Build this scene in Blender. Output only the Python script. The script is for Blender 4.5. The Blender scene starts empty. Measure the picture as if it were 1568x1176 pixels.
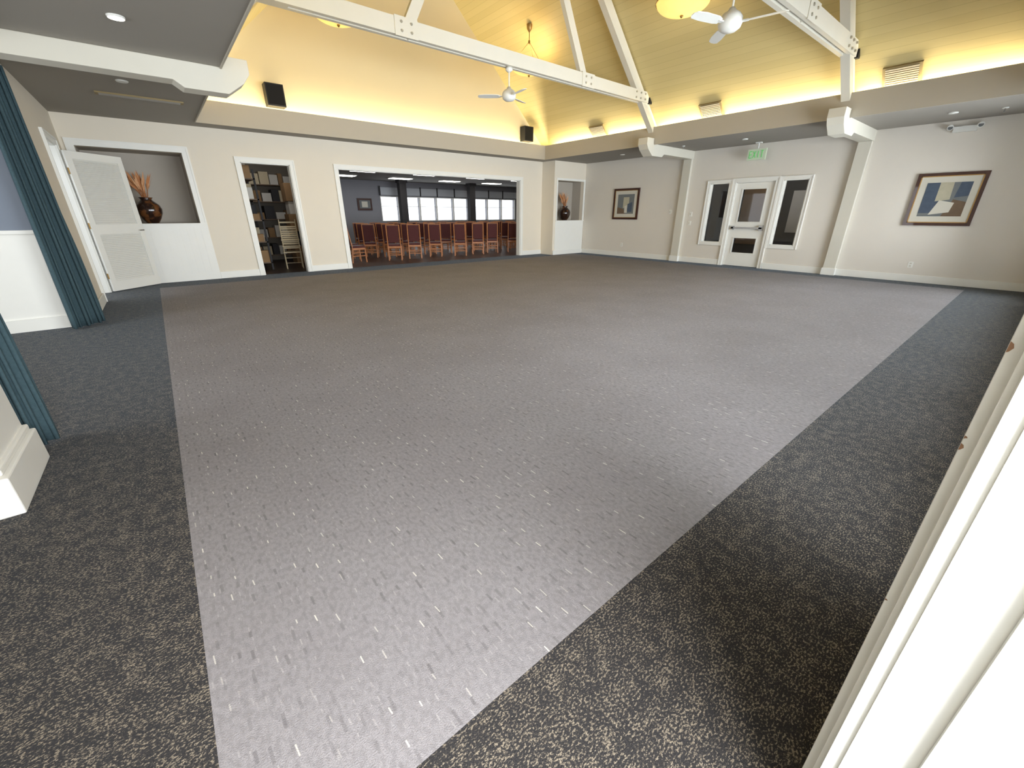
import bpy, math, random
from mathutils import Vector, Matrix
random.seed(7)
S=1.4
D=bpy.data
scene=bpy.context.scene
scene.view_settings.view_transform='Standard'
scene.view_settings.look='None'
scene.view_settings.exposure=0.58

# ------------------------------------------------------------------ materials
class NT:
    def __init__(s,m):
        m.use_nodes=True; s.t=m.node_tree; s.n=s.t.nodes; s.l=s.t.links
        s.b=s.n['Principled BSDF']
    def new(s,t,**k):
        n=s.n.new(t)
        for a,v in k.items(): setattr(n,a,v)
        return n
    def put(s,sock,v):
        if isinstance(v,bpy.types.NodeSocket): s.l.new(v,sock)
        else: sock.default_value=v
    def m(s,op,a,b=None,c=None):
        n=s.new('ShaderNodeMath',operation=op); s.put(n.inputs[0],a)
        if b is not None: s.put(n.inputs[1],b)
        if c is not None: s.put(n.inputs[2],c)
        return n.outputs[0]
    def mix(s,f,a,b):
        n=s.new('ShaderNodeMix',data_type='RGBA'); s.put(n.inputs[0],f); s.put(n.inputs[6],a); s.put(n.inputs[7],b)
        return n.outputs[2]
    def noise(s,vec,scale,detail=2,rough=.5):
        n=s.new('ShaderNodeTexNoise'); s.put(n.inputs['Vector'],vec); n.inputs['Scale'].default_value=scale
        n.inputs['Detail'].default_value=detail; n.inputs['Roughness'].default_value=rough
        return n.outputs['Fac']
    def pos(s):
        return s.new('ShaderNodeNewGeometry').outputs['Position']
    def comb(s,x,y,z=0.0):
        n=s.new('ShaderNodeCombineXYZ'); s.put(n.inputs[0],x); s.put(n.inputs[1],y); s.put(n.inputs[2],z); return n.outputs[0]
    def sep(s,v):
        n=s.new('ShaderNodeSeparateXYZ'); s.put(n.inputs[0],v); return n.outputs
    def ss(s,v,a,b):
        n=s.new('ShaderNodeMapRange',interpolation_type='SMOOTHSTEP'); s.put(n.inputs[0],v)
        n.inputs[1].default_value=a; n.inputs[2].default_value=b; return n.outputs[0]
    def bump(s,h,st,dist=.01):
        n=s.new('ShaderNodeBump'); n.inputs['Strength'].default_value=st; n.inputs['Distance'].default_value=dist
        s.put(n.inputs['Height'],h); s.l.new(n.outputs[0],s.b.inputs['Normal'])
def lin(c):
    return tuple((x/255/12.92 if x/255<=.04045 else ((x/255+.055)/1.055)**2.4) for x in c)+(1.,)
M={}
def mat(name,rgb,rough=.6,var=.06,scale=8,metal=0,bump=0,emit=None,es=0,spec=.4,rgb2=None,thr=None,sheen=0,coat=0):
    m=D.materials.new(name); t=NT(m); c=lin(rgb)
    f=t.noise(t.pos(),scale,3)
    c2=lin(rgb2) if rgb2 else tuple(x*(1-var*2) for x in c[:3])+(1,)
    if thr: f=t.ss(f,thr[0],thr[1])
    t.put(t.b.inputs['Base Color'],t.mix(f,c,c2))
    t.b.inputs['Roughness'].default_value=rough; t.b.inputs['Metallic'].default_value=metal
    t.b.inputs['Specular IOR Level'].default_value=spec
    t.b.inputs['Sheen Weight'].default_value=sheen; t.b.inputs['Coat Weight'].default_value=coat
    if bump: t.bump(t.noise(t.pos(),scale*12,2),bump,.003)
    if emit: t.b.inputs['Emission Color'].default_value=lin(emit); t.b.inputs['Emission Strength'].default_value=es
    M[name]=m; return m
mat('wall_cream_paint',(228,219,202),.7,.02,3,bump=.05)
mat('wall_greige_paint',(222,216,205),.7,.02,3,bump=.05)
mat('gable_paint',(212,197,160),.75,.02,2)
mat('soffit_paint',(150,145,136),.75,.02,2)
mat('fascia_paint',(180,173,158),.7,.02,2)
mat('trim_white',(234,233,226),.4,.02,6)
mat('beam_white',(212,208,194),.5,.03,4)
mat('alcove_blue_gray',(122,130,142),.7,.03,3)
mat('niche_gray',(176,168,156),.7,.03,3)
mat('dining_wall',(138,138,144),.7,.04,2)
mat('dining_ceiling',(170,168,162),.8,.04,2)
mat('dining_wood_floor',(56,40,36),.35,.2,6)
mat('subroom_wall',(128,120,108),.8,.05,2)
mat('dark_room_wall',(70,68,66),.8,.05,2)
mat('white_metal',(222,222,216),.35,.02,5)
mat('bolt_steel',(190,185,170),.4,.05,20,metal=.6)
mat('black_plastic',(18,18,20),.5,.1,20)
mat('grille_black',(10,10,12),.8,.1,60)
mat('chair_wood',(196,130,80),.4,.2,20,rgb2=(152,92,52))
mat('chair_burgundy',(88,40,38),.8,.15,30,sheen=.2)
mat('frame_mahogany',(70,36,26),.35,.2,20,coat=.3)
mat('frame_gold',(176,140,84),.35,.1,20,metal=.6)
mat('art_mat',(208,204,190),.8,.02,5)
mat('art_gray',(120,124,124),.8,.1,14)
mat('art_blue',(84,96,112),.8,.15,14)
mat('art_cream',(190,184,160),.8,.1,14)
mat('art_brown',(120,100,80),.8,.15,14)
mat('vase_glaze',(40,22,16),.16,.1,7,rgb2=(104,64,34),thr=(.5,.66),coat=.6)
mat('dried_reed',(200,142,92),.8,.2,20,rgb2=(160,96,58))
mat('dried_leaf',(224,182,140),.8,.2,20,rgb2=(190,130,86))
mat('vent_tan',(150,132,92),.6,.05,5)
mat('exit_green',(110,180,110),.5,.05,5,emit=(120,220,130),es=.2)
mat('exit_face',(190,202,178),.5,.05,5,emit=(200,220,190),es=.08)
mat('lamp_emit',(255,250,235),.5,0,1,emit=(255,246,225),es=6)
mat('panel_emit',(255,250,245),.5,0,1,emit=(255,250,240),es=5.5)
mat('bowl_alabaster',(250,222,150),.4,.2,5,emit=(255,208,108),es=.65)
mat('brass',(150,120,70),.35,.05,10,metal=.8)
mat('chrome',(190,190,190),.25,.05,10,metal=1)
mat('shelf_wood',(110,90,70),.6,.1,8)
mat('box_brown',(150,118,82),.8,.1,8)
mat('box_white',(205,200,190),.7,.05,8)
mat('box_dark',(52,50,52),.7,.1,8)
mat('wicker',(206,190,158),.7,.1,30)
mat('shade_white',(190,194,200),.8,.03,5)
mat('chip_wood',(160,122,94),.7,.1,30)

def curtain_mat():
    m=D.materials.new('curtain_teal'); t=NT(m); p=t.pos()
    f=t.noise(p,60,3); t.put(t.b.inputs['Base Color'],t.mix(f,lin((76,95,101)),lin((54,73,79))))
    t.b.inputs['Roughness'].default_value=.95; t.b.inputs['Specular IOR Level'].default_value=.1
    M['curtain_teal']=m
curtain_mat()
def roof_mat():
    m=D.materials.new('ceiling_plank'); t=NT(m); p=t.pos(); x,y,z=t.sep(p)
    fr=t.m('FRACT',t.m('DIVIDE',z,.095)); g=t.m('LESS_THAN',fr,.07)
    pl=t.m('FLOOR',t.m('DIVIDE',z,.095))
    wn=t.new('ShaderNodeTexWhiteNoise',noise_dimensions='1D'); t.put(wn.inputs['W'],pl)
    base=t.mix(wn.outputs['Value'],lin((200,183,130)),lin((193,176,123)))
    t.put(t.b.inputs['Base Color'],t.mix(t.m('MULTIPLY',g,.22),base,lin((130,112,70))))
    t.b.inputs['Roughness'].default_value=.55
    M['ceiling_plank']=m
roof_mat()
def light_carpet():
    m=D.materials.new('carpet_light_gray'); t=NT(m); p=t.pos(); x,y,z=t.sep(p)
    fine=t.noise(p,260,2); big=t.noise(p,1.3,3); mid=t.noise(t.comb(t.m('MULTIPLY',x,1.6),y),38,2)
    base=t.mix(fine,lin((112,109,110)),lin((162,158,159)))
    base=t.mix(t.m('MULTIPLY',t.ss(mid,.4,.65),.35),base,lin((107,103,104)))
    base=t.mix(t.m('MULTIPLY',t.ss(big,.35,.7),.25),base,lin((118,113,113)))
    def dashes(cx,cy,ox,oy,w,l,pres,seed,pw=1.0):
        X=t.m('DIVIDE',t.m('ADD',x,ox),cx); ci=t.m('FLOOR',X)
        w1=t.new('ShaderNodeTexWhiteNoise',noise_dimensions='1D'); t.put(w1.inputs['W'],t.m('ADD',ci,seed))
        Y=t.m('ADD',t.m('DIVIDE',t.m('ADD',y,oy),cy),w1.outputs['Value'])
        w2=t.new('ShaderNodeTexWhiteNoise',noise_dimensions='2D'); t.put(w2.inputs['Vector'],t.comb(ci,t.m('ADD',t.m('FLOOR',Y),seed)))
        r,g,b=t.sep(w2.outputs['Color'])
        fx=t.m('ADD',t.m('SUBTRACT',t.m('FRACT',X),.5),t.m('MULTIPLY',t.m('SUBTRACT',r,.5),.45))
        fy=t.m('ADD',t.m('SUBTRACT',t.m('FRACT',Y),.5),t.m('MULTIPLY',t.m('SUBTRACT',g,.5),.3))
        fx=t.m('ADD',fx,t.m('MULTIPLY',fy,t.m('MULTIPLY',t.m('SUBTRACT',b,.5),.3)))
        ax=t.m('ABSOLUTE',fx); ay=t.m('ABSOLUTE',fy); ll=t.m('MULTIPLY_ADD',r,l*.6,l*.5)
        a=t.m('SUBTRACT',1.0,t.ss(ax,w*.6,w*1.3)); c=t.m('LESS_THAN',ay,ll)
        k=t.m('POWER',g,pw)
        return t.m('MULTIPLY',k,t.m('MULTIPLY',t.m('MULTIPLY',a,c),t.m('GREATER_THAN',b,1-pres)))
    d1=dashes(.075,.105,0,0,.030,.18,.5,3.0,1.2)
    d2=dashes(.045,.09,.03,.05,.11,.28,.75,31.0)
    d3=dashes(.03,.05,.013,.02,.08,.25,.5,77.0)
    col=t.mix(t.m('MULTIPLY',d2,.5),base,lin((88,84,85)))
    col=t.mix(t.m('MULTIPLY',d3,.3),col,lin((186,182,178)))
    col=t.mix(t.m('MULTIPLY',d1,.85),col,lin((218,212,200)))
    t.put(t.b.inputs['Base Color'],col); t.b.inputs['Roughness'].default_value=.95
    t.b.inputs['Specular IOR Level'].default_value=.05
    t.bump(fine,.4,.004); M['carpet_light_gray']=m
light_carpet()
def dark_carpet():
    m=D.materials.new('carpet_dark_border'); t=NT(m); p=t.pos(); x,y,z=t.sep(p)
    n1=t.noise(t.comb(t.m('MULTIPLY',x,1.0),t.m('MULTIPLY',y,1.7)),95,2,.6)
    n2=t.noise(p,18,3); n3=t.noise(p,280,1)
    f=t.m('MULTIPLY',t.ss(t.m('ADD',n1,t.m('MULTIPLY',t.m('SUBTRACT',n2,.5),.3)),.49,.64),t.ss(n3,.3,.58))
    col=t.mix(n3,lin((32,30,30)),lin((62,60,60)))
    col=t.mix(t.m('MULTIPLY',f,.85),col,lin((152,140,122)))
    t.put(t.b.inputs['Base Color'],col); t.b.inputs['Roughness'].default_value=.9
    t.b.inputs['Sheen Weight'].default_value=.12; t.b.inputs['Sheen Roughness'].default_value=.4
    t.b.inputs['Sheen Tint'].default_value=(.6,.8,1,1)  # blue cast of the window daylight put into the sheen colour
    t.b.inputs['Specular IOR Level'].default_value=.1
    t.bump(n3,.5,.004); M['carpet_dark_border']=m
dark_carpet()
def glass_mat():
    m=D.materials.new('window_glass'); t=NT(m); n=t.n; out=n['Material Output']
    tr=t.new('ShaderNodeBsdfTransparent'); gl=t.new('ShaderNodeBsdfGlossy'); gl.inputs['Roughness'].default_value=.02
    fr=t.new('ShaderNodeFresnel'); fr.inputs['IOR'].default_value=1.5
    mx=t.new('ShaderNodeMixShader'); t.l.new(fr.outputs[0],mx.inputs[0]); t.l.new(tr.outputs[0],mx.inputs[1]); t.l.new(gl.outputs[0],mx.inputs[2])
    t.l.new(mx.outputs[0],out.inputs['Surface']); M['window_glass']=m
glass_mat()

# ------------------------------------------------------------------ mesh builder
class MB:
    def __init__(s,name,k=1.0): s.name=name; s.k=k; s.v=[]; s.f=[]; s.fm=[]; s.sm=[]; s.ms=[]
    def mi(s,m):
        if m not in s.ms: s.ms.append(m)
        return s.ms.index(m)
    def add(s,vs,fs,m,smooth=False):
        o=len(s.v); s.v+= [tuple(c*s.k for c in v) for v in vs]
        i=s.mi(m)
        for f in fs: s.f.append([a+o for a in f]); s.fm.append(i); s.sm.append(smooth)
    def box(s,x0,x1,y0,y1,z0,z1,m):
        if x0>x1:x0,x1=x1,x0
        if y0>y1:y0,y1=y1,y0
        if z0>z1:z0,z1=z1,z0
        vs=[(x0,y0,z0),(x1,y0,z0),(x1,y1,z0),(x0,y1,z0),(x0,y0,z1),(x1,y0,z1),(x1,y1,z1),(x0,y1,z1)]
        s.add(vs,[(0,3,2,1),(4,5,6,7),(0,1,5,4),(1,2,6,5),(2,3,7,6),(3,0,4,7)],m)
    def obox(s,c,ax,ay,az,m):  # centre, half axis vectors
        c=Vector(c);ax=Vector(ax);ay=Vector(ay);az=Vector(az)
        vs=[tuple(c+i*ax+j*ay+k*az) for k in(-1,1) for i,j in((-1,-1),(1,-1),(1,1),(-1,1))]
        s.add(vs,[(0,3,2,1),(4,5,6,7),(0,1,5,4),(1,2,6,5),(2,3,7,6),(3,0,4,7)],m)
    def beam(s,p0,p1,w,h,m,side=(0,1,0)):
        p0=Vector(p0);p1=Vector(p1);d=(p1-p0);n=Vector(side).normalized();u=d.cross(n).normalized()
        n=u.cross(d).normalized()
        s.obox((p0+p1)/2,d/2,n*w/2,u*h/2,m)
    def prism(s,pts,axis,a0,a1,m):
        def P(p,a):
            return (a,p[0],p[1]) if axis=='x' else (p[0],a,p[1]) if axis=='y' else (p[0],p[1],a)
        n=len(pts); vs=[P(p,a0) for p in pts]+[P(p,a1) for p in pts]
        fs=[tuple(range(n)),tuple(range(2*n-1,n-1,-1))]+[(i,i+n,(i+1)%n+n,(i+1)%n) for i in range(n)]
        s.add(vs,fs,m)
    def cyl(s,p0,p1,r0,r1,m,n=16,smooth=True):
        p0=Vector(p0);p1=Vector(p1);d=(p1-p0).normalized()
        a=Vector((1,0,0)) if abs(d.x)<.9 else Vector((0,1,0)); u=d.cross(a).normalized();w=d.cross(u)
        vs=[tuple(p+(u*math.cos(t)+w*math.sin(t))*r) for p,r in((p0,r0),(p1,r1)) for t in [2*math.pi*i/n for i in range(n)]]
        s.add(vs,[(i,(i+1)%n,(i+1)%n+n,i+n) for i in range(n)],m,smooth)
        s.add(vs,[tuple(range(n-1,-1,-1)),tuple(range(n,2*n))],m)
    def lathe(s,prof,c,m,n=28):
        vs=[];fs=[]
        for r,z in prof:
            for i in range(n):
                a=2*math.pi*i/n; vs.append((c[0]+r*math.cos(a),c[1]+r*math.sin(a),c[2]+z))
        for j in range(len(prof)-1):
            for i in range(n): fs.append((j*n+i,j*n+(i+1)%n,(j+1)*n+(i+1)%n,(j+1)*n+i))
        s.add(vs,fs,m,True)
    def done(s,loc=(0,0,0),rz=0,bevel=0,origin=None):
        me=D.meshes.new(s.name); 
        vs=s.v
        if origin: vs=[(a-origin[0],b-origin[1],c-origin[2]) for a,b,c in vs]; loc=origin
        me.from_pydata(vs,[],s.f)
        for m in s.ms: me.materials.append(M[m])
        me.polygons.foreach_set('material_index',s.fm); me.polygons.foreach_set('use_smooth',s.sm)
        import bmesh
        bm=bmesh.new(); bm.from_mesh(me); bmesh.ops.recalc_face_normals(bm,faces=bm.faces); bm.to_mesh(me); bm.free()
        o=D.objects.new(s.name,me); scene.collection.objects.link(o); o.location=loc; o.rotation_euler[2]=rz
        if bevel:
            b=o.modifiers.new('bevel','BEVEL'); b.width=bevel; b.segments=2; b.limit_method='ANGLE'
        return o
def wall(mb,axis,n0,n1,a0,a1,z0,z1,ops,m):
    A=sorted(set([a0,a1]+[v for o in ops for v in o[:2] if a0<v<a1]))
    for i in range(len(A)-1):
        b0,b1=A[i],A[i+1]; mid=(b0+b1)/2
        oz=sorted([(o[2],o[3]) for o in ops if o[0]<mid<o[1]]); z=z0
        for q0,q1 in oz+[(z1,z1)]:
            if q0>z+1e-6:
                if axis=='x': mb.box(b0,b1,n0,n1,z,q0,m)
                else: mb.box(n0,n1,b0,b1,z,q0,m)
            z=max(z,q1)
def abox(mb,axis,n0,n1,a0,a1,z0,z1,m):
    if axis=='x': mb.box(a0,a1,n0,n1,z0,z1,m)
    else: mb.box(n0,n1,a0,a1,z0,z1,m)
def casing(mb,axis,face,out,a0,a1,z0,z1,w=.075,t=.02,sill=False,m='trim_white',depth=0):
    n0,n1=face,face+out*t
    abox(mb,axis,n0,n1,a0-w,a0,z0-(w if sill else 0),z1+w,m)
    abox(mb,axis,n0,n1,a1,a1+w,z0-(w if sill else 0),z1+w,m)
    abox(mb,axis,n0,n1,a0,a1,z1,z1+w,m)
    n2=n1+out*.008; q=w*.28
    abox(mb,axis,n1,n2,a0-w,a0-w+q,z0-(w if sill else 0),z1+w,m)
    abox(mb,axis,n1,n2,a1+w-q,a1+w,z0-(w if sill else 0),z1+w,m)
    abox(mb,axis,n1,n2,a0-w+q,a1+w-q,z1+w-q,z1+w,m)
    if sill: abox(mb,axis,n0,n1,a0,a1,z0-w,z0,m)
    if depth:
        e=face-out*depth; j=.012
        abox(mb,axis,face,e,a0,a0+j,z0,z1,m); abox(mb,axis,face,e,a1-j,a1,z0,z1,m); abox(mb,axis,face,e,a0,a1,z1-j,z1,m)
        if sill: abox(mb,axis,face,e,a0,a1,z0,z0+j,m)

# ------------------------------------------------------------------ room dimensions (unit = camera height)
XL,XR,YB,YN=-.70,9.15,8.55,-.17
ZS,ZF=2.22,2.5
FX0,FX1,FY1,FY0=.8,7.65,8.1,.42
NX,NY=8.0,8.1
f=MB('floor',S)
xs=[-3.2,-.16,8.72,9.3,12.6,14.2]; ys=[-1.6,.465,7.96,8.62,15.2]
for i in range(len(xs)-1):
    for j in range(len(ys)-1):
        cx=(xs[i]+xs[i+1])/2; cy=(ys[j]+ys[j+1])/2
        if cy>8.62: mt='dining_wood_floor'
        elif -.16<cx<8.72 and .465<cy<7.96: mt='carpet_light_gray'
        else: mt='carpet_dark_border'
        f.add([(xs[i],ys[j],0),(xs[i+1],ys[j],0),(xs[i+1],ys[j+1],0),(xs[i],ys[j+1],0)],[(0,1,2,3)],mt)
f.done()
# back wall with niches
OPD=(1.32,2.05,0,1.78); OPW=(2.86,7.26,0,1.77); NL=(-.57,.58,.87,1.85)
w=MB('wall_back',S)
wall(w,'x',YB,YB+.13,XL-.15,NX,0,2.3,[OPD,OPW,NL],'wall_cream_paint')
NR=(8.12,9.09,.85,1.79)
wall(w,'x',NY,NY+.1,NX,XR,0,2.3,[NR],'wall_cream_paint')
w.box(NX,NX+.1,NY+.1,YB+.13,0,2.3,'wall_cream_paint')
zr=lambda x: 2.3+.93*(8.03-x) if x>4.22 else 2.3+.93*(x-.41)
w.prism([(.41,2.3),(8.03,2.3),(4.22,zr(4.22))],'y',8.36,8.45,'gable_paint')
for (a0,a1,z0,z1),y0,dp in((NL,YB+.13,.42),(NR,NY+.1,.3)):
    w.box(a0-.03,a1+.03,y0+dp,y0+dp+.03,z0-.03,z1+.03,'niche_gray')
    w.box(a0-.03,a0,y0,y0+dp,z0-.03,z1+.03,'niche_gray'); w.box(a1,a1+.03,y0,y0+dp,z0-.03,z1+.03,'niche_gray')
    w.box(a0,a1,y0,y0+dp,z0-.03,z0,'niche_gray'); w.box(a0,a1,y0,y0+dp,z1,z1+.03,'niche_gray')
w.done()
w=MB('wall_right',S)
DR=(3.42,4.14,0,1.58); SL1=(4.27,4.66,.45,1.58); SL2=(2.88,3.29,.45,1.58)
wall(w,'y',XR,XR+.12,YN-.15,NY+.1,0,2.3,[DR,SL1,SL2],'wall_greige_paint'); w.done()
w=MB('wall_left',S)
wall(w,'y',XL-.12,XL,YN-.15,YB,0,2.3,[(2.6,5.84,0,2.12),(7.15,7.93,0,1.78)],'wall_cream_paint'); w.done()
# near wall (thicker pier around the doorway the camera stands in, glazed doors beyond it)
w=MB('wall_front',S)
DN=(-.45,.60,0,1.75); WN=(1.3,8.5,.07,1.95)
wall(w,'x',YN-.14,YN,.76,XR+.12,0,2.3,[WN],'wall_cream_paint')
wall(w,'x',YN-.14,-.045,XL,.76,0,2.22,[(DN[0]-.03,DN[1]+.03,0,DN[3]+.03)],'wall_cream_paint')
w.prism([(.41,2.3),(8.03,2.3),(4.22,zr(4.22))],'y',YN-.1,YN,'gable_paint'); w.done()
# ceilings
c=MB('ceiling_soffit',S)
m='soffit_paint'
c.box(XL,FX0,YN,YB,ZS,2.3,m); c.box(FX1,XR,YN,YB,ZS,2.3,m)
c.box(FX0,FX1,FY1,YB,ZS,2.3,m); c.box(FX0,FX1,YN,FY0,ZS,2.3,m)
m='fascia_paint'
c.box(FX0-.04,FX0,FY0-.04,FY1+.04,2.3,ZF,m); c.box(FX1,FX1+.04,FY0-.04,FY1+.04,2.3,ZF,m)
c.box(FX0,FX1,FY1,FY1+.04,2.3,ZF,m); c.box(FX0,FX1,FY0-.04,FY0,2.3,ZF,m)
c.box(FX0,FX0+.012,FY0+.012,FY1-.012,ZS-.015,ZF,m); c.box(FX1-.012,FX1,FY0+.012,FY1-.012,ZS-.015,ZF,m)
c.box(FX0,FX1,FY1-.012,FY1,ZS-.015,ZF,m); c.box(FX0,FX1,FY0,FY0+.012,ZS-.015,ZF,m)
c.done()
r=MB('ceiling_vault',S)
r.prism([(8.03,2.3),(8.13,2.3),(4.22,zr(4.22)+.1),(4.22,zr(4.22))],'y',YN-.1,8.45,'ceiling_plank')
r.prism([(.41,2.3),(.31,2.3),(4.22,zr(4.22)+.1),(4.22,zr(4.22))],'y',YN-.1,8.45,'ceiling_plank')
r.done()
# trusses + soffit beams + posts
for yt in(5.22,2.22):
    t=MB('roof_truss',S); m='beam_white'
    for dy in(-.045,.045):
        t.box(1.12,7.36,yt+dy-.025,yt+dy+.025,2.83,2.99,m)
    t.box(1.2,1.5,yt-.02,yt+.02,2.83,2.99,m)
    for sx in(1,-1):
        X=lambda x: 4.22+sx*(x-4.22)
        t.beam((X(7.8),yt,2.36),(X(4.22),yt,zr(4.22)-.13),.10,.15,m)
        t.beam((X(5.74),yt,2.86),(X(4.30),yt,5.45),.07,.12,m)
        for bx in(7.25,7.12,6.99,5.80,5.68):
            for bz in(2.87,2.95): t.cyl((X(bx),yt-.07,bz),(X(bx),yt-.088,bz),.014,.014,'bolt_steel',8)
        t.box(min(X(5.60),X(5.88)),max(X(5.60),X(5.88)),yt-.078,yt-.07,2.82,3.0,m)
        t.box(min(X(7.37),X(7.44)),max(X(7.37),X(7.44)),yt-.09,yt-.01,2.82,2.99,'black_plastic')
    t.done()
    for sx in(1,-1):
        b=MB('soffit_beam',S); X=lambda x: 4.225+sx*(x-4.225)
        xe=9.15
        prof=[(X(xe),ZS),(X(xe),2.07),(X(8.02),2.07),(X(7.95),2.02),(X(7.62),2.02),(X(7.48),2.12),(X(7.42),2.2),(X(7.42),2.31),(X(7.63),2.31),(X(7.63),ZS)]
        b.prism(prof,'y',yt-.10,yt+.10,'beam_white'); b.done(bevel=.006)
    p=MB('wall_post',S)
    p.box(XR-.07,XR,yt-.09,yt+.09,0,2.07,'beam_white'); p.box(XR-.085,XR,yt-.105,yt+.105,0,.12,'trim_white'); p.done(bevel=.006)
# trims
t=MB('trim_back_openings',S)
casing(t,'x',YB,-1,*OPD,depth=.13); casing(t,'x',YB,-1,*OPW,depth=.13)
casing(t,'x',YB,-1,NL[0],NL[1],NL[2],NL[3],w=.085,sill=False); t.box(NL[0]-.085,NL[1]+.085,YB-.04,YB+.05,NL[2]-.02,NL[2],'trim_white')
t.box(NL[0]-.085,NL[1]+.085,YB-.02,YB,0,NL[2]-.02,'trim_white')
for i in range(14): 
    xx=NL[0]-.04+i*.09; t.box(xx,xx+.006,YB-.024,YB-.02,.12,NL[2]-.06,'trim_white')
casing(t,'x',NY,-1,NR[0],NR[1],NR[2],NR[3],w=.05,t=.015)
t.box(NR[0]-.05,NR[1]+.05,NY-.04,NY+.03,NR[2]-.02,NR[2],'trim_white'); t.box(NR[0]-.05,NR[1]+.05,NY-.015,NY,0,NR[2]-.02,'trim_white')
t.done()
t=MB('baseboard_back',S)
for a0,a1 in((NL[1]+.085,OPD[0]-.075),(OPD[1]+.075,OPW[0]-.075),(OPW[1]+.075,NX)): t.box(a0,a1,YB-.02,YB,0,.11,'trim_white')
t.box(NX,XR,NY-.035,NY-.015,0,.11,'trim_white')
t.done(bevel=.006)
t=MB('baseboard_right',S)
for a0,a1 in((YN,2.115),(2.325,3.345),(4.215,5.115),(5.325,NY-.04)): t.box(XR-.02,XR,a0,a1,0,.11,'trim_white')
t.done(bevel=.006)
t=MB('baseboard_left',S)
for a0,a1 in((YN,2.0),(5.95,7.07),(8.0,YB-.02)): t.box(XL,XL+.02,a0,a1,0,.11,'trim_white')
t.done(bevel=.006)
t=MB('trim_left_door',S); casing(t,'y',XL,1,7.15,7.93,0,1.78,depth=.12); 
t.box(XL,XL+.018,5.84,5.93,0,2.2,'trim_white'); t.done()
t=MB('wall_pilaster',S)
t.box(XL,XL+.06,2.12,2.5,0,ZS,'trim_white'); t.box(XL,XL+.09,2.03,2.51,0,.15,'trim_white'); t.box(XL,XL+.075,2.06,2.505,.15,.175,'trim_white'); t.done(bevel=.008)
# near doorway frame
t=MB('door_frame_near',S); m='trim_white'; YC=-.045
for a,sg in((DN[0],-1),(DN[1],1)):
    t.box(a,a+sg*.029,-.42,YC,0,DN[3],m)
    t.box(a-sg*.01,a,-.13,-.105,0,DN[3],m)
    t.box(a+sg*.004,a+sg*.095,YC,YC+.016,0,DN[3]+.085,m)
    t.box(a+sg*.03,a+sg*.04,YC+.016,YC+.022,0,DN[3]+.085,m)
    t.box(a+sg*.066,a+sg*.095,YC+.016,YC+.032,0,DN[3]+.085,m)
t.box(DN[0],DN[1],-.42,YC,DN[3],DN[3]+.03,m); t.box(DN[0]-.004,DN[1]+.004,YC,YC+.014,DN[3],DN[3]+.085,m)
for zz,hh,ww in((.865,.012,.003),(.745,.009,.0025),(.76,.004,.002),(.50,.003,.002)):
    xa=DN[1]+.0658; y1=YC+.0322
    t.prism([(y1,zz),(y1,zz+hh),(y1-ww,zz+hh*.8),(y1-ww*1.4,zz+hh*.45),(y1-ww*.6,zz+.001)],'x',xa-.0006,xa+.0004,'chip_wood')
t.done(bevel=0)
# front glazing
t=MB('window_front',S)
casing(t,'x',YN,1,*WN,sill=False,depth=.14)
t.box(WN[0],WN[1],YN-.14,YN,0.068,.072,'trim_white')
n=7
for i in range(n+1):
    x=WN[0]+(WN[1]-WN[0])*i/n; t.box(x-.03,x+.03,YN-.12,YN-.07,WN[2],WN[3],'trim_white')
for z in(WN[2]+.04,WN[3]-.03): t.box(WN[0],WN[1],YN-.115,YN-.075,z-.03,z+.03,'trim_white')
t.box(WN[0],WN[1],YN-.098,YN-.094,WN[2],WN[3],'window_glass')
t.done()
# glazed door group on right wall
t=MB('trim_right_door',S)
casing(t,'y',XR,-1,DR[0],DR[1],0,1.58,w=.07,t=.022,depth=.1)
for s_ in(SL1,SL2): casing(t,'y',XR,-1,*s_,w=.06,t=.02,sill=True,depth=.1)
t.done()
t=MB('window_right_sidelights',S)
for s_ in(SL1,SL2):
    t.box(XR+.05,XR+.055,s_[0],s_[1],s_[2],s_[3],'window_glass')
    t.box(XR+.04,XR+.065,s_[0],s_[0]+.03,s_[2],s_[3],'trim_white');t.box(XR+.04,XR+.065,s_[1]-.03,s_[1],s_[2],s_[3],'trim_white')
t.done()
t=MB('door_glazed',S); a0,a1=DR[0]+.014,DR[1]-.014; x0,x1=XR+.02,XR+.055; m='trim_white'
wall(t,'y',x0,x1,a0,a1,.01,1.565,[(a0+.13,a1-.13,.27,.55),(a0+.13,a1-.13,.86,1.45)],m)
t.box(x0+.015,x0+.02,a0+.13,a1-.13,.27,.55,'window_glass'); t.box(x0+.015,x0+.02,a0+.13,a1-.13,.86,1.45,'window_glass')
for z0,z1 in((.27,.55),(.86,1.45)):
    t.box(x0-.008,x0,a0+.11,a1-.11,z0-.02,z0,m);t.box(x0-.008,x0,a0+.11,a1-.11,z1,z1+.02,m);t.box(x0-.008,x0,a0+.11,a0+.13,z0,z1,m);t.box(x0-.008,x0,a1-.13,a1-.11,z0,z1,m)
t.box(x0-.05,x0-.03,a0+.05,a1-.05,.73,.76,'chrome'); t.box(x0-.05,x0,a0+.04,a0+.11,.70,.80,'chrome'); t.box(x0-.05,x0,a1-.1,a1-.05,.71,.78,'chrome')
t.done()
v=MB('wall_vestibule',S); m='dark_room_wall'
v.box(11.6,11.7,2.4,5.3,0,2.3,m); v.box(XR+.12,11.7,2.3,2.4,0,2.3,m); v.box(XR+.12,11.7,5.3,5.4,0,2.3,m); v.box(XR+.12,11.7,2.3,5.4,2.3,2.4,m)
v.box(11.57,11.6,3.3,3.9,.6,1.5,'box_white'); v.box(11.57,11.6,4.5,5.0,.3,1.6,'box_brown'); v.done()

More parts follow.
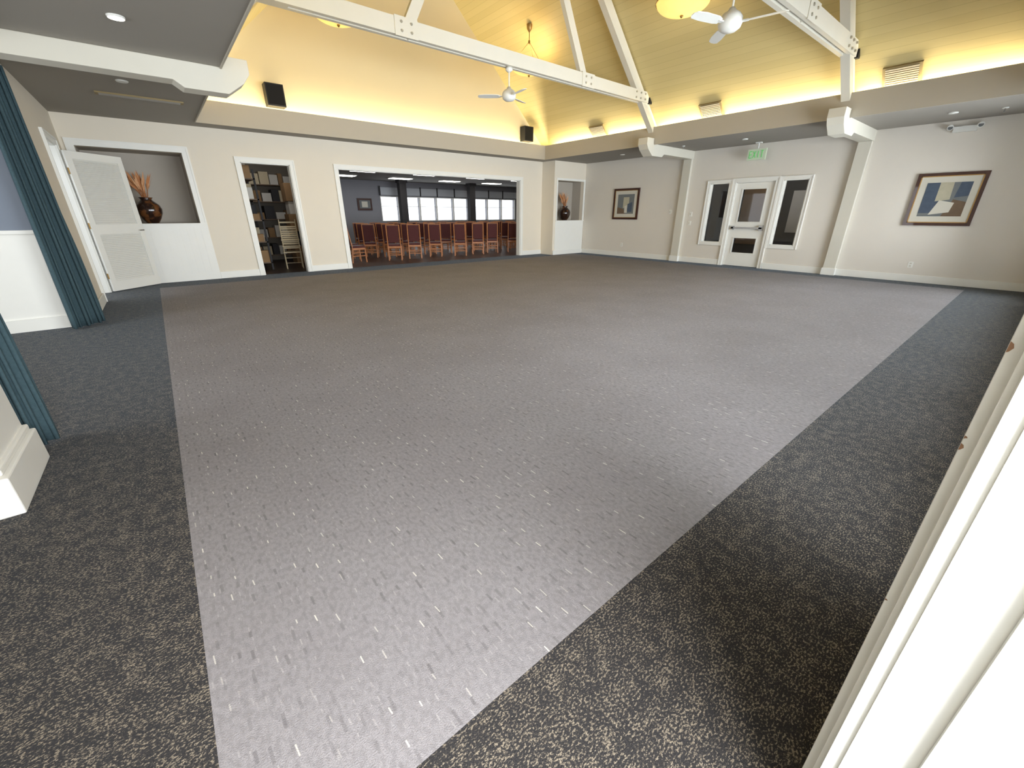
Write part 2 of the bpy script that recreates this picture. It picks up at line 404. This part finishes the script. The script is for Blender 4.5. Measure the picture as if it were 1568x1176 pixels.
# dining room
d=MB('wall_dining',S)
wins=[(6.35,6.98),(7.2,7.82),(7.87,8.52),(8.57,9.27),(9.32,9.97),(10.3,10.92),(10.97,11.65),(11.7,12.4)]
wall(d,'x',15,15.12,2.4,14.1,0,2.1,[(a,b,.79,1.56) for a,b in wins],'dining_wall')
d.box(2.78,2.84,YB+.13,15.12,0,2.1,'dining_wall')
d.box(14,14.1,8.4,15.12,0,2.1,'dining_wall')
d.box(9.27,14.1,8.42,8.52,0,2.1,'dining_wall')
d.done()
d=MB('ceiling_dining',S); d.box(2.84,14.1,YB+.13,15.12,2.06,2.12,'dining_ceiling'); d.done()
for i,(a,b) in enumerate(wins):
    t=MB('window_dining',S); casing(t,'x',15,-1,a,b,.79,1.56,w=.025,t=.02,sill=True)
    t.box(a,b,15.03,15.06,1.25,1.265,'trim_white'); t.done()
t=MB('roller_shade',S); t.box(6.3,12.5,14.9,14.97,1.62,1.86,'shade_white')
for x in(6.3,7.09,7.845,8.545,9.3,10.13,10.945,11.68,12.5): t.box(x-.02,x+.02,14.88,14.9,1.60,1.9,'box_dark')
t.done()
for x in(6.75,9.55):
    t=MB('dining_column',S); t.box(x-.12,x+.12,14.0,14.2,0,2.06,'box_dark'); t.box(x-.15,x+.15,13.97,14.23,0,.12,'box_dark'); t.box(x-.15,x+.15,13.97,14.23,1.96,2.06,'box_dark'); t.done()
for x in(4.6,6.4,8.2,10.0,11.8):
    for y in(9.9,11.7,13.4):
        t=MB('ceiling_light_panel',S); t.box(x-.36,x+.36,y-.2,y+.2,2.04,2.06,'white_metal'); t.box(x-.33,x+.33,y-.17,y+.17,2.03,2.04,'panel_emit'); t.done()
# storage room
d=MB('wall_storage',S); m='subroom_wall'
d.box(.95,1.0,YB+.13,11.4,0,2.2,m); d.box(2.72,2.77,YB+.13,11.4,0,2.2,m); d.box(.95,2.77,11.4,11.45,0,2.2,m); d.box(.95,2.77,YB+.13,11.45,2.2,2.25,m); d.done()
def shelf(x0,x1,y0,y1,name='storage_shelf'):
    d=MB(name,S)
    for x in(x0,x1-.03):
        for y in(y0,y1-.03): d.box(x,x+.03,y,y+.03,0,1.75,'box_dark')
    for z in(.12,.5,.88,1.24,1.58): d.box(x0,x1,y0,y1,z,z+.02,'shelf_wood')
    for z in(.14,.52,.90,1.26,1.60):
        if x1-x0<y1-y0:
            y=y0+.03
            while y<y1-.25:
                l=random.uniform(.1,.22); d.box(x0+.02,x1-.02-random.random()*.06,y,y+l,z,z+random.uniform(.1,.28),random.choice(['box_brown','box_white','box_dark','wicker','box_white'])); y+=l+.02
        else:
            x=x0+.03
            while x<x1-.2:
                l=random.uniform(.08,.2); d.box(x,x+l,y0+.02+random.random()*.06,y1-.02,z,z+random.uniform(.1,.28),random.choice(['box_brown','box_white','box_dark','wicker','box_brown'])); x+=l+.02
    d.done()
shelf(1.28,1.62,9.35,10.9); shelf(1.75,2.7,11.02,11.36)
d=MB('cardboard_box_stack',S)
d.box(2.25,2.65,10.2,10.6,0,.35,'box_brown'); d.box(2.28,2.62,10.22,10.57,.352,.66,'box_dark'); d.box(2.25,2.63,10.2,10.58,.662,1.0,'box_brown'); d.box(2.3,2.6,10.25,10.55,1.002,1.25,'box_white'); d.box(2.27,2.62,10.22,10.56,1.252,1.6,'box_brown'); d.done(bevel=.01)
# alcove
d=MB('wall_alcove',S)
d.box(-3.1,XL-.12,5.66,5.78,.86,2.3,'alcove_blue_gray'); d.box(-3.1,XL-.12,5.66,5.78,0,.86,'trim_white')
d.box(-3.1,XL-.12,2.1,2.2,0,2.3,'wall_cream_paint')
wall(d,'y',-3.2,-3.1,2.1,5.78,0,2.3,[(2.7,5.1,.5,1.9)],'alcove_blue_gray')
d.box(-3.1,XL-.12,5.635,5.66,.84,.87,'trim_white'); d.box(-3.1,XL-.12,5.64,5.66,0,.11,'trim_white')
d.done()
d=MB('ceiling_alcove',S); d.box(-3.2,XL-.12,2.1,5.78,2.24,2.3,'soffit_paint'); d.done()
d=MB('window_alcove',S); casing(d,'y',-3.1,1,2.7,5.1,.5,1.9,sill=True,depth=.1); d.box(-3.16,-3.13,3.88,3.92,.5,1.9,'trim_white'); d.done()

def curtain(p0,p1,folds,z1=2.10,amp=.035):
    p0=Vector(p0);p1=Vector(p1);ch=p1-p0;nr=Vector((ch.y,-ch.x)).normalized();tg=ch.normalized();cen=(p0+p1)/2
    n=folds*18; mb=MB('curtain',S); vs=[];fs=[]; rows=24
    for j in range(rows+1):
        z=.012+(z1-.012)*j/rows; k=j/rows
        for i in range(n+1):
            u=i/n; ph=u*folds*2*math.pi+.5*math.sin(u*11+1)+.35*math.sin(k*4+u*7)
            q=p0+ch*u; q=cen+(q-cen)*(1-.22*k)
            am=amp*(1-.25*k)*(1+.35*math.sin(u*17+2))
            sn=math.sin(ph); sn=math.copysign(abs(sn)**.8,sn)
            q=q+nr*am*sn+tg*(.35*amp*math.sin(2*ph)); vs.append((q.x,q.y,z))
    for j in range(rows):
        for i in range(n): a=j*(n+1)+i; fs.append((a,a+1,a+n+2,a+n+1))
    mb.add(vs,fs,'curtain_teal',True); o=mb.done(); s=o.modifiers.new('s','SOLIDIFY'); s.thickness=.006
curtain((-.83,5.46),(-.61,5.74),6,amp=.036); curtain((-.71,2.57),(-.60,2.72),4,amp=.026)

def louvre():
    W,Hh,T=1.0,2.42,.04; mb=MB('louvered_door'); m='trim_white'
    wall(mb,'x',-T/2,T/2,0,W,.015,Hh,[(.10,W-.10,.2,1.05),(.10,W-.10,1.22,Hh-.12)],m)
    for z0,z1 in((.2,1.05),(1.22,Hh-.12)):
        n=int((z1-z0)/.032)
        for i in range(n):
            z=z0+(i+.5)*(z1-z0)/n; mb.obox((W/2,0,z),(W/2-.10,0,0),(0,.012,.014),(0,-.003,.003),m)
    for z in(.3,1.2,2.1): mb.cyl((-.004,.0,z-.05),(-.004,.0,z+.05),.012,.012,'brass',8)
    mb.cyl((W-.05,-T/2,1.1),(W-.05,-T/2-.05,1.1),.012,.012,'chrome',10); mb.cyl((W-.05,-T/2-.05,1.1),(W-.14,-T/2-.05,1.1),.01,.01,'chrome',10)
    return mb.done(loc=((XL+.045)*S,7.93*S,0),rz=math.radians(44))
louvre()

def vase(loc,sc=1.0):
    mb=MB('vase_with_dried_reeds',sc)
    prof=[(0,.0),(.10,.0),(.115,.02),(.17,.10),(.215,.20),(.225,.28),(.20,.36),(.14,.42),(.10,.455),(.095,.48),(.125,.51),(.115,.512),(.085,.48),(.08,.42),(0,.40)]
    mb.lathe(prof,(0,0,0),'vase_glaze')
    for i in range(64):
        a=random.uniform(0,2*math.pi); sp=random.uniform(.05,.42); L=random.uniform(.34,.66)
        p0=Vector((random.uniform(-.04,.04),random.uniform(-.04,.04),.42)); d=Vector((math.cos(a)*sp-.12,math.sin(a)*sp*.5,1)).normalized()
        mid=p0+d*L*.45; tip=p0+d*L+Vector((math.cos(a)*sp*.18,math.sin(a)*sp*.1,-sp*.1))
        mb.cyl(p0,mid,.003,.0025,'dried_reed',5)
        if i%3==0:
            mb.cyl(mid,tip,.0025,.001,'dried_reed',5)
        else:
            s=d.cross(Vector((random.uniform(-.4,.4),-1,.1))).normalized()*random.uniform(.014,.03)
            q=mid.lerp(tip,.5); mb.add([tuple(mid),tuple(q+s),tuple(tip),tuple(q-s)],[(0,1,2,3)],'dried_leaf' if i%2 else 'dried_reed')
    mb.done(loc=loc)
vase((.0*S,8.84*S,.87*S+.001)); vase((8.60*S,8.28*S,.85*S+.001),.95)

def picture(y0,y1,z0,z1,seed):
    t=MB('framed_picture',S); x=XR
    t.box(x-.012,x,y0,y1,z0,z1,'frame_mahogany')
    fw=.04
    for a in((y0,y0+fw,z0,z1),(y1-fw,y1,z0,z1),(y0+fw,y1-fw,z0,z0+fw),(y0+fw,y1-fw,z1-fw,z1)):
        t.box(x-.03,x-.012,*a,'frame_mahogany')
    g=.012; y0+=fw;y1-=fw;z0+=fw;z1-=fw
    for a in((y0,y0+g,z0,z1),(y1-g,y1,z0,z1),(y0,y1,z0,z0+g),(y0,y1,z1-g,z1)): t.box(x-.024,x-.012,*a,'frame_gold')
    t.box(x-.016,x-.012,y0,y1,z0,z1,'art_mat')
    w_=.09; y0+=w_;y1-=w_;z0+=w_;z1-=w_; Y=lambda u:y1+(y0-y1)*u; Z=lambda v:z0+(z1-z0)*v
    t.box(x-.018,x-.016,y0,y1,z0,z1,'art_gray')
    def q(pts,m,k): t.prism([(Y(a),Z(b)) for a,b in pts],'x',x-.018-k*.0008,x-.018,m)
    if seed:
        q([(0,.1),(.35,.1),(.45,.55),(.3,1),(0,1)],'art_blue',1); q([(.3,.45),(.62,.5),(.6,1),(.3,1)],'art_cream',2)
        q([(.55,0),(1,0),(1,.42),(.7,.5)],'art_brown',2); q([(.25,.05),(.7,.12),(.75,.4),(.4,.48)],'art_mat',3); q([(.7,.55),(1,.6),(1,1),(.75,1)],'art_blue',1)
    else:
        q([(.35,.3),(.7,.3),(.7,.85),(.35,.85)],'art_cream',1); q([(0,0),(.5,0),(.4,.25),(0,.35)],'art_brown',1); q([(.62,.1),(.9,.1),(.9,.6),(.62,.5)],'art_blue',2); q([(.45,.05),(.62,.05),(.6,.45),(.45,.4)],'art_mat',3)
    t.done()
picture(.70,1.44,.84,1.56,1); picture(6.36,7.10,.88,1.58,0)
t=MB('framed_picture',S); t.box(5.5,6.0,14.96,15,1.12,1.5,'frame_mahogany'); t.box(5.56,5.94,14.95,14.96,1.18,1.44,'art_gray'); t.box(5.64,5.84,14.945,14.95,1.22,1.4,'art_mat'); t.done()

t=MB('exit_sign',S); y=3.78; x=8.95
t.box(x-.018,x+.018,y-.16,y+.16,1.93,2.11,'exit_face'); t.box(x-.03,x+.03,y-.05,y+.05,2.2,ZS,'white_metal'); t.cyl((x,y,2.11),(x,y,2.2),.012,.012,'white_metal',8)
q=-.021; 
def letter(yc,segs):
    for a in segs: t.beam((x+q,yc-a[0],a[1]),(x+q,yc-a[2],a[3]),.006,.014,'exit_green',side=(1,0,0))
h0,h1=1.965,2.075; l=.022; hm=(h0+h1)/2
letter(y+.10,[(-l,h0,-l,h1),(-l,h1,l,h1),(-l,hm,l,hm),(-l,h0,l,h0)]); letter(y+.035,[(-l,h0,l,h1),(-l,h1,l,h0)]); letter(y-.03,[(0,h0,0,h1)]); letter(y-.095,[(-l,h1,l,h1),(0,h0,0,h1)])
t.done()
t=MB('emergency_light',S); y=1.12
t.box(XR-.05,XR,y-.12,y+.12,2.07,2.14,'white_metal')
for dy in(-.15,.15):
    t.cyl((XR-.03,y+dy*.8,2.12),(XR-.03,y+dy,2.14),.01,.01,'white_metal',8); t.cyl((XR-.02,y+dy,2.14),(XR-.08,y+dy,2.13),.028,.036,'white_metal',14); t.cyl((XR-.08,y+dy,2.13),(XR-.082,y+dy,2.13),.026,.026,'art_gray',14)
t.done()
for x in(1.95,7.2):
    t=MB('wall_speaker',S); t.box(x-.13,x+.13,8.17,8.34,2.56,2.86,'black_plastic'); t.box(x-.115,x+.115,8.162,8.17,2.575,2.845,'grille_black'); t.box(x-.02,x+.02,8.34,8.36,2.66,2.76,'black_plastic'); t.done(bevel=.008)
sl=Vector((-1,0,.93)).normalized(); nn=Vector((-.93,0,-1)).normalized()
for y in(1.7,4.12,6.53):
    t=MB('ceiling_vent',S); c0=Vector((7.70,y,zr(7.70)))+nn*.012
    t.obox(c0,(0,.19,0),sl*.14,nn*.012,'vent_tan')
    for i in range(9): t.obox(c0+nn*.016+sl*(-.11+.0275*i),(0,.16,0),sl*.008,nn*.004,'fascia_paint')
    t.done()
t=MB('ceiling_vent',S); t.box(-.15,.62,6.86,6.98,ZS-.015,ZS,'vent_tan'); 
for i in range(4): t.box(-.12,.59,6.875+.025*i,6.885+.025*i,ZS-.02,ZS-.015,'soffit_paint')
t.done()
def can(x,y,on=True):
    t=MB('recessed_ceiling_light',S); t.lathe([(.045,-.012),(.05,-.006),(.05,0)],(x,y,ZS),'white_metal',20); t.lathe([(.0,-.008),(.045,-.012)],(x,y,ZS),'lamp_emit' if on else 'white_metal',20); t.done()
for x,y in((.14,4.35),(.1,6.22),(8.4,6.4),(8.4,3.8),(8.4,1.2),(.1,1.2)): can(x,y,(x,y)==(.14,4.35))
for x,y in((8.6,5.6),(8.5,.75),(8.3,4.9)):
    t=MB('fire_sprinkler',S); t.cyl((x,y,ZS-.001),(x,y,ZS-.01),.03,.03,'white_metal',14); t.cyl((x,y,ZS-.01),(x,y,ZS-.05),.008,.008,'chrome',8); t.cyl((x,y,ZS-.05),(x,y,ZS-.054),.02,.02,'chrome',12); t.done()
t=MB('outlet_plate',S)
for y,z in((1.18,.26),(6.75,.28)): t.box(XR-.006,XR,y-.03,y+.03,z-.045,z+.045,'trim_white'); t.box(XR-.009,XR-.006,y-.012,y+.012,z-.03,z-.008,'art_mat'); t.box(XR-.009,XR-.006,y-.012,y+.012,z+.008,z+.03,'art_mat')
t.done()
t=MB('light_switch',S)
for y,z in((5.0,1.0),(5.0,.82),(5.5,1.05)): t.box(XR-.008,XR,y-.03,y+.03,z-.045,z+.045,'trim_white'); t.box(XR-.014,XR-.008,y-.01,y+.01,z-.02,z+.02,'art_mat')
t.done()

def fan(x,y,ztop,a0):
    t=MB('ceiling_fan'); m='white_metal'; z=2.50*S; X,Y=x*S,y*S
    t.cyl((X,Y,ztop*S),(X,Y,z+.12),.013,.013,m,10); t.lathe([(0,0),(.06,-.005),(.07,-.05),(.03,-.08),(0,-.08)],(X,Y,ztop*S),m,18)
    t.lathe([(0,.15),(.03,.15),(.05,.12),(.10,.09),(.13,.05),(.135,0),(.12,-.045),(.08,-.075),(0,-.085)],(X,Y,z),m,26)
    for k in range(3):
        a=a0+k*2*math.pi/3; d=Vector((math.cos(a),math.sin(a),0)); s=Vector((-math.sin(a),math.cos(a),0)); up=Vector((0,0,1)); c=Vector((X,Y,z))
        t.beam(c+d*.11,c+d*.2,.05,.012,m,side=tuple(s))
        pts=[(.17,.04),(.24,.065),(.45,.07),(.57,.055),(.6,.02),(.6,-.02),(.57,-.05),(.45,-.06),(.24,-.055),(.17,-.04)]
        vs=[tuple(c+d*p+s*q+up*(q*.22+.004*sgn)) for sgn in(1,-1) for p,q in pts]; n=len(pts)
        t.add(vs,[tuple(range(n)),tuple(range(2*n-1,n-1,-1))]+[(i,(i+1)%n,(i+1)%n+n,i+n) for i in range(n)],m)
    t.done()
fan(4.22,5.22,2.83,math.radians(140)); fan(4.22,2.22,2.83,math.radians(165))
def pendant(x,y,z=3.52):
    t=MB('pendant_bowl_light'); X,Y,Z=x*S,y*S,z*S; R=.46
    prof=[(0,-.20)]+[(R*math.sin(a),-.20*math.cos(a)) for a in [math.pi/2*i/10 for i in range(1,11)]]+[(R+.01,.012),(R-.01,.012)]
    t.lathe(prof,(X,Y,Z),'bowl_alabaster',36); t.lathe([(R+.012,-.012),(R+.02,0),(R+.012,.014)],(X,Y,Z),'brass',36)
    t.lathe([(0,-.245),(.02,-.23),(.03,-.205),(.0,-.198)],(X,Y,Z),'brass',14)
    for k in range(3):
        a=k*2*math.pi/3+.4; t.cyl((X+R*math.cos(a),Y+R*math.sin(a),Z),(X,Y,Z+.5),.005,.005,'brass',6)
    t.cyl((X,Y,Z+.48),(X,Y,zr(x)*S),.009,.009,'brass',8); t.cyl((X,Y,Z+.46),(X,Y,Z+.52),.025,.025,'brass',12); t.lathe([(0,-.2),(.06,-.12),(.07,-.02)],(X,Y,zr(x)*S),'brass',16)
    t.done()
    L=D.lights.new('pendant_bulb','POINT'); L.energy=13; L.color=(1,.84,.58); L.shadow_soft_size=.08; o=D.objects.new('pendant_bulb',L); o.location=(X,Y,Z+.1); scene.collection.objects.link(o)
for x,y in((5.95,3.8),(2.5,3.8),(6.05,6.9),(2.6,6.9)): pendant(x,y)

def chair_mesh():
    t=MB('dining_chair'); m='chair_wood'
    for sx in(-1,1):
        t.beam((sx*.20,-.22,0),(sx*.205,-.20,.44),.036,.036,m,side=(1,0,0))
        t.beam((sx*.20,.24,0),(sx*.20,.19,.46),.038,.04,m,side=(1,0,0)); t.beam((sx*.20,.19,.46),(sx*.195,.29,1.08),.036,.036,m,side=(1,0,0))
        t.beam((sx*.20,-.20,.2),(sx*.20,.20,.2),.018,.026,m,side=(1,0,0)); t.beam((sx*.20,-.20,.30),(sx*.20,.20,.30),.018,.022,m,side=(1,0,0))
        t.box(sx*.20-.012,sx*.20+.012,-.2,.19,.38,.44,m)
    t.box(-.2,.2,-.215,-.19,.38,.44,m); t.box(-.2,.2,.175,.2,.38,.44,m); t.box(-.2,.2,-.01,.01,.19,.215,m); t.box(-.2,.2,.205,.225,.26,.285,m); t.box(-.2,.2,.21,.23,.16,.185,m)
    t.box(-.225,.225,-.235,.19,.44,.475,'chair_burgundy'); t.box(-.205,.205,-.215,.17,.475,.5,'chair_burgundy')
    t.beam((0,.288,1.075),(0,.294,1.095),.42,.03,m,side=(1,0,0))
    t.beam((0,.213,.56),(0,.290,1.065),.33,.055,'chair_burgundy',side=(1,0,0))
    o=t.done(bevel=.006); return o
base=chair_mesh(); first=True
def place(x,y,a):
    global first
    if first: o=base; first=False
    else:
        o=base.copy(); scene.collection.objects.link(o)
    o.location=(x*S,y*S,0); o.rotation_euler[2]=a
for i in range(9):
    place(4.25+i*.60+random.uniform(-.04,.04),9.55+(i%3)*.1,math.pi-.55+random.uniform(-.1,.1))
for j,y in enumerate((10.45,11.3,12.15)):
    for i in range(12):
        x=4.05+i*.5+(i//3)*.12
        place(x+random.uniform(-.02,.02)+j*.2,y+random.uniform(-.04,.04),math.pi+random.uniform(-.12,.12)-.5)
place(3.35,9.6,math.radians(95)); place(3.45,10.3,math.radians(95))
def lad():
    t=MB('stacked_wicker_chair'); m='wicker'
    for k in range(3):
        z=k*.16; y=k*.03
        for sx in(-.2,.2):
            if k==0: t.cyl((sx,-.18,0),(sx,-.18,.42),.016,.014,m,8); t.cyl((sx,.2,0),(sx,.18,.42),.016,.014,m,8)
            t.cyl((sx,.18+y,.42+z),(sx*.95,.26+y,.95+z),.014,.012,m,8)
        t.box(-.22,.22,-.2+y,.2+y,.42+z,.45+z,m)
        for q in range(4): zz=.55+q*.11+z; t.beam((-.19,.195+y+q*.017,zz),(.19,.195+y+q*.017,zz),.012,.035,m,side=(0,1,0))
    for q in(.12,.26): t.cyl((-.2,-.18,q),(.2,-.18,q),.009,.009,m,6); t.cyl((-.2,-.18,q),(-.2,.19,q),.009,.009,m,6); t.cyl((.2,-.18,q),(.2,.19,q),.009,.009,m,6)
    t.done(loc=(2.0*S,9.35*S,0),rz=math.radians(170))
lad()

# ------------------------------------------------------------------ lights
def area(name,loc,rot,sx,sy,e,col):
    L=D.lights.new(name,'AREA'); L.shape='RECTANGLE'; L.size=sx; L.size_y=sy; L.energy=e; L.color=col
    o=D.objects.new(name,L); o.location=[c*S for c in loc]; o.rotation_euler=rot; scene.collection.objects.link(o); return o
r90=math.pi/2
area('window_daylight_front',((WN[0]+WN[1])/2,YN-.24,1.05),(r90,0,0),7.1*S,1.9*S,820,(.87,.94,1))
area('door_daylight',(.1,-1.5,1.3),(r90-.25,0,0),2.4*S,2.0*S,400,(.95,.97,1))
area('window_daylight_alcove',(-3.35,3.9,1.2),(0,-r90,0),1.4*S,2.4*S,90,(.94,.97,1))
area('cove_light_right',(7.83,4.25,2.36),(0,math.pi,0),.06*S,7.4*S,200,(1,.86,.54))
area('cove_light_left',(.62,4.25,2.36),(0,math.pi,0),.06*S,7.4*S,180,(1,.86,.54))
area('cove_light_back',(4.22,8.24,2.36),(0,math.pi,0),6.6*S,.06*S,95,(1,.88,.58))
def spot(x,y,z,e,col=(1,.93,.8),ang=110):
    L=D.lights.new('recessed_lamp','SPOT'); L.energy=e; L.spot_size=math.radians(ang); L.spot_blend=.6; L.color=col; L.shadow_soft_size=.05
    o=D.objects.new('recessed_lamp',L); o.location=(x*S,y*S,z*S); scene.collection.objects.link(o)
spot(.14,4.35,ZS-.03,30)
L=D.lights.new('storage_bulb','POINT'); L.energy=14; L.shadow_soft_size=.1; o=D.objects.new('storage_bulb',L); o.location=(1.9*S,9.8*S,2.1*S); scene.collection.objects.link(o)
L=D.lights.new('vestibule_bulb','POINT'); L.energy=25; L.shadow_soft_size=.1; o=D.objects.new('vestibule_bulb',L); o.location=(10.4*S,3.9*S,2.2*S); scene.collection.objects.link(o)
wd=D.worlds.new('world'); scene.world=wd; wd.use_nodes=True
bg=wd.node_tree.nodes['Background']; bg.inputs[0].default_value=(.9,.95,1,1); bg.inputs[1].default_value=1.5
cd=D.cameras.new('camera'); cam=D.objects.new('camera',cd); scene.collection.objects.link(cam); scene.camera=cam
cam.location=(0,0,S); cam.rotation_euler=(math.radians(90-22.62),0,math.radians(-39.3)); cd.sensor_width=36; cd.lens=624/1568*36; cd.clip_start=.02
